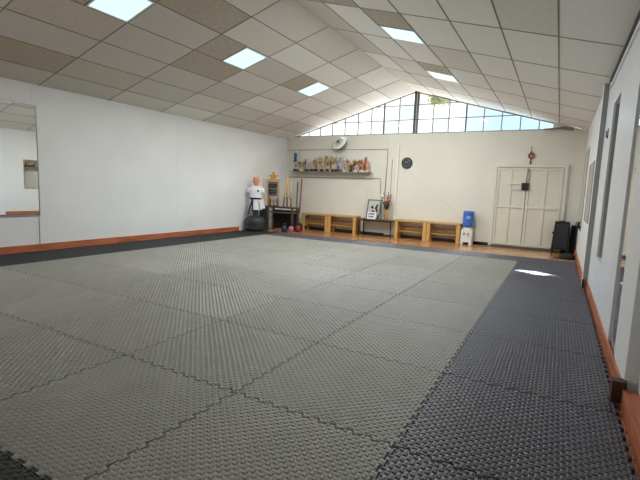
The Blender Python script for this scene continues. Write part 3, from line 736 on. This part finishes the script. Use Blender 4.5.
# black-legged table, picture, card, vase
t = thing('side_table', 'low table with thin black metal legs between the benches', 'table', (-3.81, YE-.24, ZF))
MB().box((0, 0, .455), (1.04, .42, .025), .004).build('table_top', M['dark_wood'], t)
for sx in (-1, 1):
    for sy in (-1, 1): MB().box((sx*.47, sy*.17, .222), (.026, .026, .444)).build('leg', M['black_metal'], t)
b = MB(); b.box((0, -.17, .03), (.94, .02, .02)); b.box((0, .17, .03), (.94, .02, .02)); b.build('stretcher', M['black_metal'], t)
b = MB(); b.box((0, -.17, .43), (.94, .02, .03)); b.box((0, .17, .43), (.94, .02, .03)); b.build('apron', M['black_metal'], t)
TT = ZF+.4675
tl = Matrix.Rotation(R(-12), 3, 'X')
t = thing('picture_frame', 'framed black and white picture leaning on the low table', 'picture', (-3.98, YE-.16, TT+.004))
def lean(B, name, m):
    for v in B.bm.verts: v.co = tl @ v.co
    return B.build(name, m, t)
b = MB(); b.box((-.185, 0, .27), (.025, .022, .54)); b.box((.185, 0, .27), (.025, .022, .54)); b.box((0, 0, .528), (.395, .022, .025)); b.box((0, 0, .012), (.395, .022, .025)); lean(b, 'frame', M['grey_plastic'])
lean(MB().box((0, .004, .27), (.36, .008, .52)), 'picture_sheet', M['poster'])
b = MB()
for q in ([(-.1, .33), (-.04, .38), (.0, .30), (-.05, .27)], [(.03, .3), (.09, .42), (.13, .40), (.1, .3), (.14, .22), (.09, .2)], [(-.07, .22), (.02, .24), (.03, .18), (-.06, .17)], [(.03, .2), (.12, .19), (.1, .13), (.04, .14)], [(.13, .12), (.17, .1), (.17, .02), (.13, .02)]):
    b.prism(q, -.003, .001, 1)
lean(b, 'picture_drawing', M['ink'])
t = thing('display_card', 'small white card with dark blue print before the leaning picture', 'card', (-3.96, YE-.31, TT))
tl = Matrix.Rotation(R(-14), 3, 'X')
lean(MB().box((0, 0, .1), (.26, .01, .2)), 'card_sheet', M['paper'])
b = MB()
for zz, ww in ((.155, .17), (.13, .2), (.075, .18), (.05, .12)): b.box((-.01, -.006, zz), (ww, .003, .018))
lean(b, 'printed_lines', M['ink_blue'])
lean(MB().box((0, .03, .05), (.02, .07, .012)), 'card_stand', M['paper'])
t = thing('flower_vase', 'tan vase of dark leaves and orange flowers on the low table', 'vase', (-3.55, YE-.22, TT))
b = MB(); b.lathe([(.05, 0), (.062, .02), (.055, .15), (.048, .25), (.056, .28), (.05, .28), (.042, .25)], (0, 0, 0), 18); b.build('vase_body', mat('tan_pottery', srgb(190, 146, 96), .5, noise=(12, .1)), t)
b = MB(); lf = MB(); rs = random.Random(3)
for k in range(26):
    a = rs.uniform(0, 2*PI); sp = rs.uniform(.05, .25); hh = rs.uniform(.38, .72)
    top = Vector((sp*math.cos(a), sp*.6*math.sin(a), hh)); b.tube([(0, 0, .2), top*.55+Vector((0, 0, .1)), top], [.005, .004, .003], 5)
    for q in range(5):
        p = Vector((0, 0, .25)).lerp(top, .35+q*.16); d = Vector((rs.uniform(-1, 1), rs.uniform(-1, 1), rs.uniform(.1, 1))).normalized()
        x_ = d.cross(Vector((0, 0, 1))).normalized()*.013
        lf.quad(p, p+d*.035+x_, p+d*.085, p+d*.035-x_)
b.build('stems', M['twig'], t); lf.build('leaves', M['leaf'], t)
for (fx, fz, s, m) in ((.0, .55, .055, 'orange'), (-.09, .6, .035, 'gold'), (.1, .5, .035, 'red'), (-.05, .47, .035, 'violet'), (.13, .62, .03, 'gold')):
    b = MB()
    for k in range(8):
        a = 2*PI*k/8; b.ball((fx+s*.6*math.cos(a), -.1-.01*(k % 2), fz+s*.6*math.sin(a)), (s*.42, s*.18, s*.42), 8)
    fl = b.build('flower', M[m], t); MB().ball((fx, -.118, fz), (s*.3, s*.2, s*.3), 8).build('flower_centre', M['paper'] if m == 'orange' else M['twig'], fl)

# water bottle on its stand
t = thing('water_stand', 'white water dispenser stand with two taps beside the bench', 'dispenser', (-1.375, YE-.2, ZF))
b = MB(); b.prism([(-.13, 0), (-.07, 0), (-.07, .06), (.07, .06), (.07, 0), (.13, 0), (.13, .36), (-.13, .36)], -.14, .14, 1); b.build('cabinet', M['white_plastic'], t)
b = MB(); b.box((0, 0, .375), (.25, .27, .03), .01); b.lathe([(.1, .39), (.1, .43)], (0, 0, 0), 20); b.build('collar', M['white_plastic'], t)
for s in (-1, 1):
    b = MB(); b.tube([(s*.05, -.14, .27), (s*.05, -.175, .275), (s*.05, -.185, .24)], .012, 8); b.box((s*.05, -.16, .29), (.03, .045, .012)); b.build('tap', M['grey_plastic'], t)
t = thing('water_bottle', 'large blue water bottle upside down on the white stand', 'bottle', (-1.375, YE-.2, ZF+.432))
b = MB(); b.lathe([(.05, 0), (.06, .01), (.125, .03), (.134, .06), (.135, .17), (.128, .185), (.135, .2), (.135, .28), (.128, .295), (.135, .31), (.135, .37), (.12, .405), (.09, .41)], (0, 0, 0), 24); b.build('bottle_body', M['bottle'], t)
MB().box((.02, -.136, .25), (.1, .006, .08), .002).build('bottle_label', mat('pale_blue_label', srgb(130, 165, 225), .5), t)

# black case, stand, pole and bag in the right corner
t = thing('equipment_case', 'tall black case on short feet by the white double door', 'case', (.69, 9.27, ZF), R(0))
b = MB(); b.prism([(-.18, .09), (.165, .09), (.15, .72), (-.145, .72)], -.13, .13, 1); b.build('case_body', M['black_matte'], t)
b = MB(); b.prism([(-.145, .14), (.135, .14), (.12, .67), (-.115, .67)], -.142, -.128, 1); b.build('front_panel', mat('black_mesh', srgb(40, 41, 46), .7, bump=(80, .3)), t)
MB().tube([(-.05, 0, .705), (-.05, 0, .735), (.05, 0, .735), (.05, 0, .705)], .01, 8).build('handle', M['black'], t)
for sx in (-1, 1):
    for sy in (-1, 1): MB().bar((sx*.14, sy*.1, .1), (sx*.17, sy*.12, 0), .03).build('foot', M['black'], t)
MB().ball((-.17, -.05, .46), (.022, .022, .022), 10).build('side_knob', M['black'], t)
t = thing('black_stand', 'narrow black folded stand between the tall case and right wall', 'stand', (.932, 9.40, ZF))
b = MB(); b.box((0, 0, .34), (.1, .2, .6), .01); b.build('stand_body', M['black_matte'], t)
b = MB(); b.box((.03, 0, .68), (.018, .03, .12)); b.build('stand_post', M['black_metal'], t)
b = MB(); b.box((0, 0, .02), (.1, .24, .04), .006); b.build('stand_base', M['black'], t)
tag(MB().tube([(.955, 9.0, ZF), (.99, 9.1, .72)], .014, 8).build('pole', M['black_metal']), 'thin black pole leaning on the far right wall', 'pole')
t = thing('black_bag', 'low black dome-shaped bag on the plank floor by the right skirting', 'bag', (.84, 8.3, ZF))
b = MB(); b.loft([(0, .17, .13, 0, 0), (.03, .175, .135, 0, 0), (.07, .15, .115, .01, 0), (.10, .09, .07, .02, 0), (.115, .03, .025, .02, 0)], 20); b.build('bag_body', M['black_matte'], t)
b = MB(); b.loft([(0, .21, .1, -.05, -.05), (.012, .21, .1, -.05, -.05)], 20); b.build('flap', M['black_matte'], t)

# ------------------------------------------------------------------ corner: training dummy and gear
t = thing('training_dummy', 'tan rubber training dummy in white jacket and black belt on black base', 'training dummy', (-6.74, 7.6, 0), R(25))
b = MB(); b.lathe([(.25, 0), (.29, .03), (.295, .1), (.285, .14), (.29, .16), (.29, .27), (.27, .34), (.2, .39), (.1, .41), (.085, .42)], (0, 0, 0), 28); b.build('base', M['charcoal'], t)
b = MB(); b.lathe([(.085, .41), (.08, .44), (.08, .62), (.1, .66)], (0, 0, 0), 18); b.build('neck_post', M['charcoal'], t)
# body: one surface from hips to crown, facing -Y
b = MB(); b.loft([(.62, .12, .09, 0, 0), (.68, .165, .11, 0, 0), (.80, .155, .105, 0, 0), (.90, .15, .1, 0, 0), (1.0, .17, .11, 0, 0), (1.1, .175, .115, 0, 0), (1.16, .165, .1, 0, .005), (1.215, .12, .08, 0, .01), (1.235, .065, .062, 0, .01), (1.27, .058, .06, 0, .005), (1.295, .065, .075, 0, -.005),
                  (1.33, .078, .093, 0, -.01), (1.37, .084, .1, 0, -.005), (1.42, .083, .1, 0, .002), (1.46, .07, .085, 0, .008), (1.485, .04, .05, 0, .01), (1.492, .01, .012, 0, .01)], 22)
b.ball((0, -.108, 1.365), (.014, .02, .024), 10); b.ball((0, -.098, 1.322), (.03, .012, .008), 10); b.ball((0, -.095, 1.297), (.025, .02, .018), 10)
for s in (-1, 1):
    b.ball((s*.085, .0, 1.37), (.012, .022, .032), 10); b.ball((s*.034, -.096, 1.4), (.026, .012, .008), 8)
body = b.build('body', M['skin'], t)
for s in (-1, 1): MB().ball((s*.034, -.1, 1.385), (.012, .008, .007), 8).build('eye', M['ink'], body)
b = MB(); b.loft([(.58, .165, .15, 0, 0), (.66, .165, .14, 0, 0), (.8, .16, .125, 0, 0), (.9, .158, .12, 0, 0), (1.0, .175, .128, 0, 0), (1.1, .192, .135, 0, 0), (1.16, .192, .122, 0, .005), (1.205, .14, .1, 0, .01), (1.235, .08, .078, 0, .015)], 22, caps=False)
j = b.build('jacket', M['gi'], t)
for s in (-1, 1):
    MB().bar((s*.07, -.085, 1.235), (-s*.05, -.132, .93), .04, .014, (0, 1, 0)).build('lapel', M['gi'], j)
    b = MB(); b.tube([(s*.15, 0, 1.17), (s*.185, -.01, 1.11), (s*.195, -.02, 1.03)], [.06, .06, .055], 10); b.build('sleeve', M['gi'], j)
disc(MB(), (.09, -.13, 1.1), .028, .006, 16).build('chest_patch', M['belt'], j)
b = MB(); b.loft([(.865, .167, .13, 0, 0), (.91, .167, .13, 0, 0)], 22); b.ball((-.06, -.14, .885), (.04, .025, .03), 10); bl = b.build('belt', M['belt'], t)
for dx, zz in ((-.17, .42), (-.05, .52)): MB().bar((-.06, -.15, .88), (dx, -.175, zz), .04, .008, (0, 1, 0)).build('belt_tail', M['belt'], bl)
MB().bar((.17, -.13, .87), (.235, -.15, .62), .13, .012, (0, 1, 0)).build('jacket_tail', M['gi'], j)

t = thing('kick_pad', 'dark grey upright kick pad standing between dummy and weapons table', 'pad', (-6.74, 8.0, ZF), R(15))
b = MB(); b.box((0, 0, .36), (.26, .12, .7), .03); b.build('pad_body', M['charcoal'], t)
b = MB(); b.box((0, -.065, .5), (.2, .012, .05), .004); b.box((0, -.065, .22), (.2, .012, .05), .004); b.build('strap', M['black_matte'], t)

# low dark table with the display pieces
TX, TY, TW_, TD, TH = -6.44, 8.5, .92, .36, .69
t = thing('display_table', 'low dark table with glassy shelf in the left far corner', 'table', (TX, TY, ZF))
MB().box((0, 0, TH-.02), (TW_, TD, .04), .004).build('table_top', M['dark_wood'], t)
MB().box((0, .01, TH-.17), (TW_-.08, TD-.04, .025), .003).build('shelf', M['grey_plastic'], t)
MB().box((0, TD/2-.02, TH/2-.04), (TW_-.08, .015, TH-.14)).build('back_panel', M['black'], t)
for sx in (-1, 1):
    for sy in (-1, 1): MB().box((sx*(TW_/2-.03), sy*(TD/2-.03), TH/2-.02), (.05, .05, TH-.04)).build('leg', M['dark_wood'], t)
TZ = ZF+TH
t = thing('belt_rack', 'pale wooden rack of dark rolled belts with a gold star on top', 'rack', (-6.78, TY-.04, TZ))
for s in (-1, 1): MB().box((s*.17, .03, .37), (.035, .05, .74), .004).build('upright', M['pine_v'], t)
b = MB()
for k in range(8): b.box((0, .03, .3+k*.058), (.31, .03, .014))
b.build('rung', M['pine'], t)
for k in range(7):
    MB().tube([(-.14, -.01, .33+k*.058), (.15, -.01, .33+k*.058)], .021, 10).build('rolled_belt', M['belt'] if k % 3 else M['violet'], t)
pts = []
for k in range(10):
    a = PI/2+k*PI/5; rr = .15 if k % 2 == 0 else .065; pts.append((rr*1.3*math.cos(a), .86+rr*math.sin(a)))
MB().prism(pts, -.01, .02, 1).build('star', mat('gold_star', srgb(222, 168, 92), .4, .3), t)
b = MB(); b.prism([(-.2, .72), (.2, .72), (.2, .79), (.1, .76), (0, .8), (-.1, .76), (-.2, .79)], 0, .03, 1); b.build('crest', mat('gold_crest', srgb(226, 184, 118), .45, .2), t)
tag(MB().tube([(-6.99, 8.3, ZF), (-7.0, 8.34, 1.45)], .018, 8).build('bamboo_staff', M['bamboo']), 'pale bamboo staff standing beside the belt rack', 'staff')
SD = [(-6.81, .26, 'bronze', 'small bronze statuette on the display table, left one below the belts'), (-6.665, .24, 'gold', 'small gold statuette below the belts, middle one'), (-6.56, .28, 'violet', 'dark violet statuette on the display table beside the bamboo swords')]
for i, (x, h, m, lab) in enumerate(SD):
    t = thing('statuette', lab, 'statuette', (x, TY-.13, TZ))
    MB().box((0, 0, .015), (.07, .06, .03), .004).build('base', M['black'], t)
    b = MB(); b.loft([(.03, .022, .02, 0, 0), (h*.3, .03, .024, 0, 0), (h*.6, .034, .024, 0, 0), (h*.75, .03, .02, 0, 0), (h*.82, .014, .014, 0, 0)], 12); b.ball((0, 0, h*.91), (.022, .022, .026), 10)
    b.tube([(.03, 0, h*.72), (.055, -.02, h*.55), (.02, -.04, h*.5)], .01, 6); b.tube([(-.03, 0, h*.72), (-.06, -.01, h*.6)], .01, 6); b.build('figure', M[m], t)
SW = [(-6.46, -6.44, .78, 'pale wooden practice sword on the display table, nearest the belt rack'), (-6.34, -6.40, .93, 'pale wooden practice sword on the display table, tallest of the three'), (-6.20, -6.28, .78, 'pale practice sword with red grip on the display table')]
for i, (x0, x1, h, lab) in enumerate(SW):
    t = thing('practice_sword', lab, 'practice sword', (x0, TY+.06, TZ))
    top = Vector((x1-x0, .08, h))
    MB().tube([top*.3, top*.65, top], [.024, .022, .012], 8).build('blade', M['bamboo'], t)
    MB().tube([(0, 0, 0), top*.28], .022, 8).build('grip', M['twig'] if i != 2 else M['red'], t)
    b = MB(); b.lathe([(.05, 0), (.05, .012)], tuple(top*.285), 14); b.build('guard', M['bronze'], t)
tag(MB().tube([(-6.42, 9.2, ZF), (-6.59, 9.50, 1.40)], .016, 8).build('grey_staff', M['grey_plastic']), 'thin grey staff leaning on the end wall beside the benches', 'staff')
t = thing('red_staff', 'reddish brown staff leaning on the end wall, pale lower end', 'staff', (-6.30, 9.17, ZF))
MB().tube([(-.04, .09, .45), (-.14, .33, 1.52)], .02, 8).build('shaft', mat('red_brown_wood', srgb(150, 84, 70), .5), t)
MB().tube([(0, 0, 0), (-.04, .09, .45)], .022, 8).build('lower_end', mat('grey_green_grip', srgb(140, 160, 150), .6), t)
# sparring gear on the floor
def glove(x, y, m, rz, lab, s=1.0):
    t = thing('sparring_glove', lab, 'glove', (x, y, ZF), rz, 'sparring gear on the plank floor')
    b = MB(); b.loft([(0, .05*s, .06*s, 0, 0), (.04*s, .075*s, .085*s, 0, -.01), (.12*s, .085*s, .09*s, 0, -.01), (.18*s, .075*s, .075*s, 0, 0), (.21*s, .04*s, .04*s, 0, 0)], 14); b.build('padding', M[m], t)
    b = MB(); b.loft([(.19*s, .06*s, .06*s, 0, .01), (.27*s, .066*s, .066*s, 0, .02)], 14); b.build('cuff', M['black_matte'], t)
    b = MB(); b.ball((.075*s, -.03*s, .1*s), (.028*s, .035*s, .06*s), 10); b.build('thumb', M[m], t)
M['glove_blue'] = mat('blue_vinyl', srgb(34, 42, 74), .4); M['glove_red'] = mat('red_vinyl', srgb(132, 34, 48), .4); M['glove_pink'] = mat('pale_pink_vinyl', srgb(176, 118, 128), .45)
glove(-6.09, 8.08, 'glove_blue', .3, 'blue sparring glove on the floor before the display table', .9); glove(-5.945, 8.22, 'glove_pink', -.4, 'pale pink sparring glove between the blue and the red', .85)
glove(-5.83, 8.38, 'glove_red', .5, 'red sparring glove on the floor left of the benches', .95)
t = thing('gear_bag', 'dark duffel bag on the floor behind the sparring gloves', 'bag', (-6.15, 9.02, ZF), .2)
t.location = (-6.12, 8.85, ZF)
b = MB(); b.loft([(0, .12, .1, 0, 0), (.04, .15, .12, 0, 0), (.17, .14, .11, 0, 0), (.23, .07, .06, 0, 0)], 16); b.build('bag_body', M['black_matte'], t)
MB().tube([(-.07, 0, .2), (-.05, 0, .29), (.05, 0, .29), (.07, 0, .2)], .012, 6).build('bag_handle', M['black'], t)

# ------------------------------------------------------------------ tree outside, one bough hanging into view through the gable
t = thing('tree', 'leafy bough hanging outside the gable window, seen through its top pane', 'tree', (3.6, 13.4, -.3))
MB().tube([(0, 0, 0), (-.1, 0, 2.5), (-.4, -.1, 5.0), (-1.5, -.2, 6.4)], [.22, .18, .14, .09], 10).build('trunk', M['bark'], t)
b = MB(); b.tube([(-.6, -.1, 5.3), (-3, -.3, 6.6), (-5.4, -.4, 6.0), (-6.3, -.4, 5.4), (-6.6, -.4, 4.9)], [.09, .06, .04, .025, .012], 8); b.build('branch', M['bark'], t)
lf = MB(); rs = random.Random(11)
def leaves(c, r, n, s):
    for k in range(n):
        v = Vector((rs.gauss(0, .5), rs.gauss(0, .5), rs.gauss(0, .5)))
        p = Vector(c)+Vector((max(-1, min(1, v.x))*r[0], max(-1, min(1, v.y))*r[1], max(-1, min(1, v.z))*r[2]))
        d = Vector((rs.uniform(-1, 1), rs.uniform(-1, 1), rs.uniform(-1, .6))).normalized(); x_ = d.cross(Vector((.3, .2, 1))).normalized()*s*.3
        lf.quad(p, p+d*s*.5+x_, p+d*s, p+d*s*.5-x_)
leaves((-6.84, -.4, 4.77), (.33, .4, .24), 1500, .10)
for c in ((-1.5, 0, 6.6), (-3, -.3, 6.9), (.2, .2, 6.4), (-.6, -.6, 7.3)): leaves(c, (1.2, 1.0, .8), 500, .16)
lf.build('foliage', M['tree_leaf'], t)
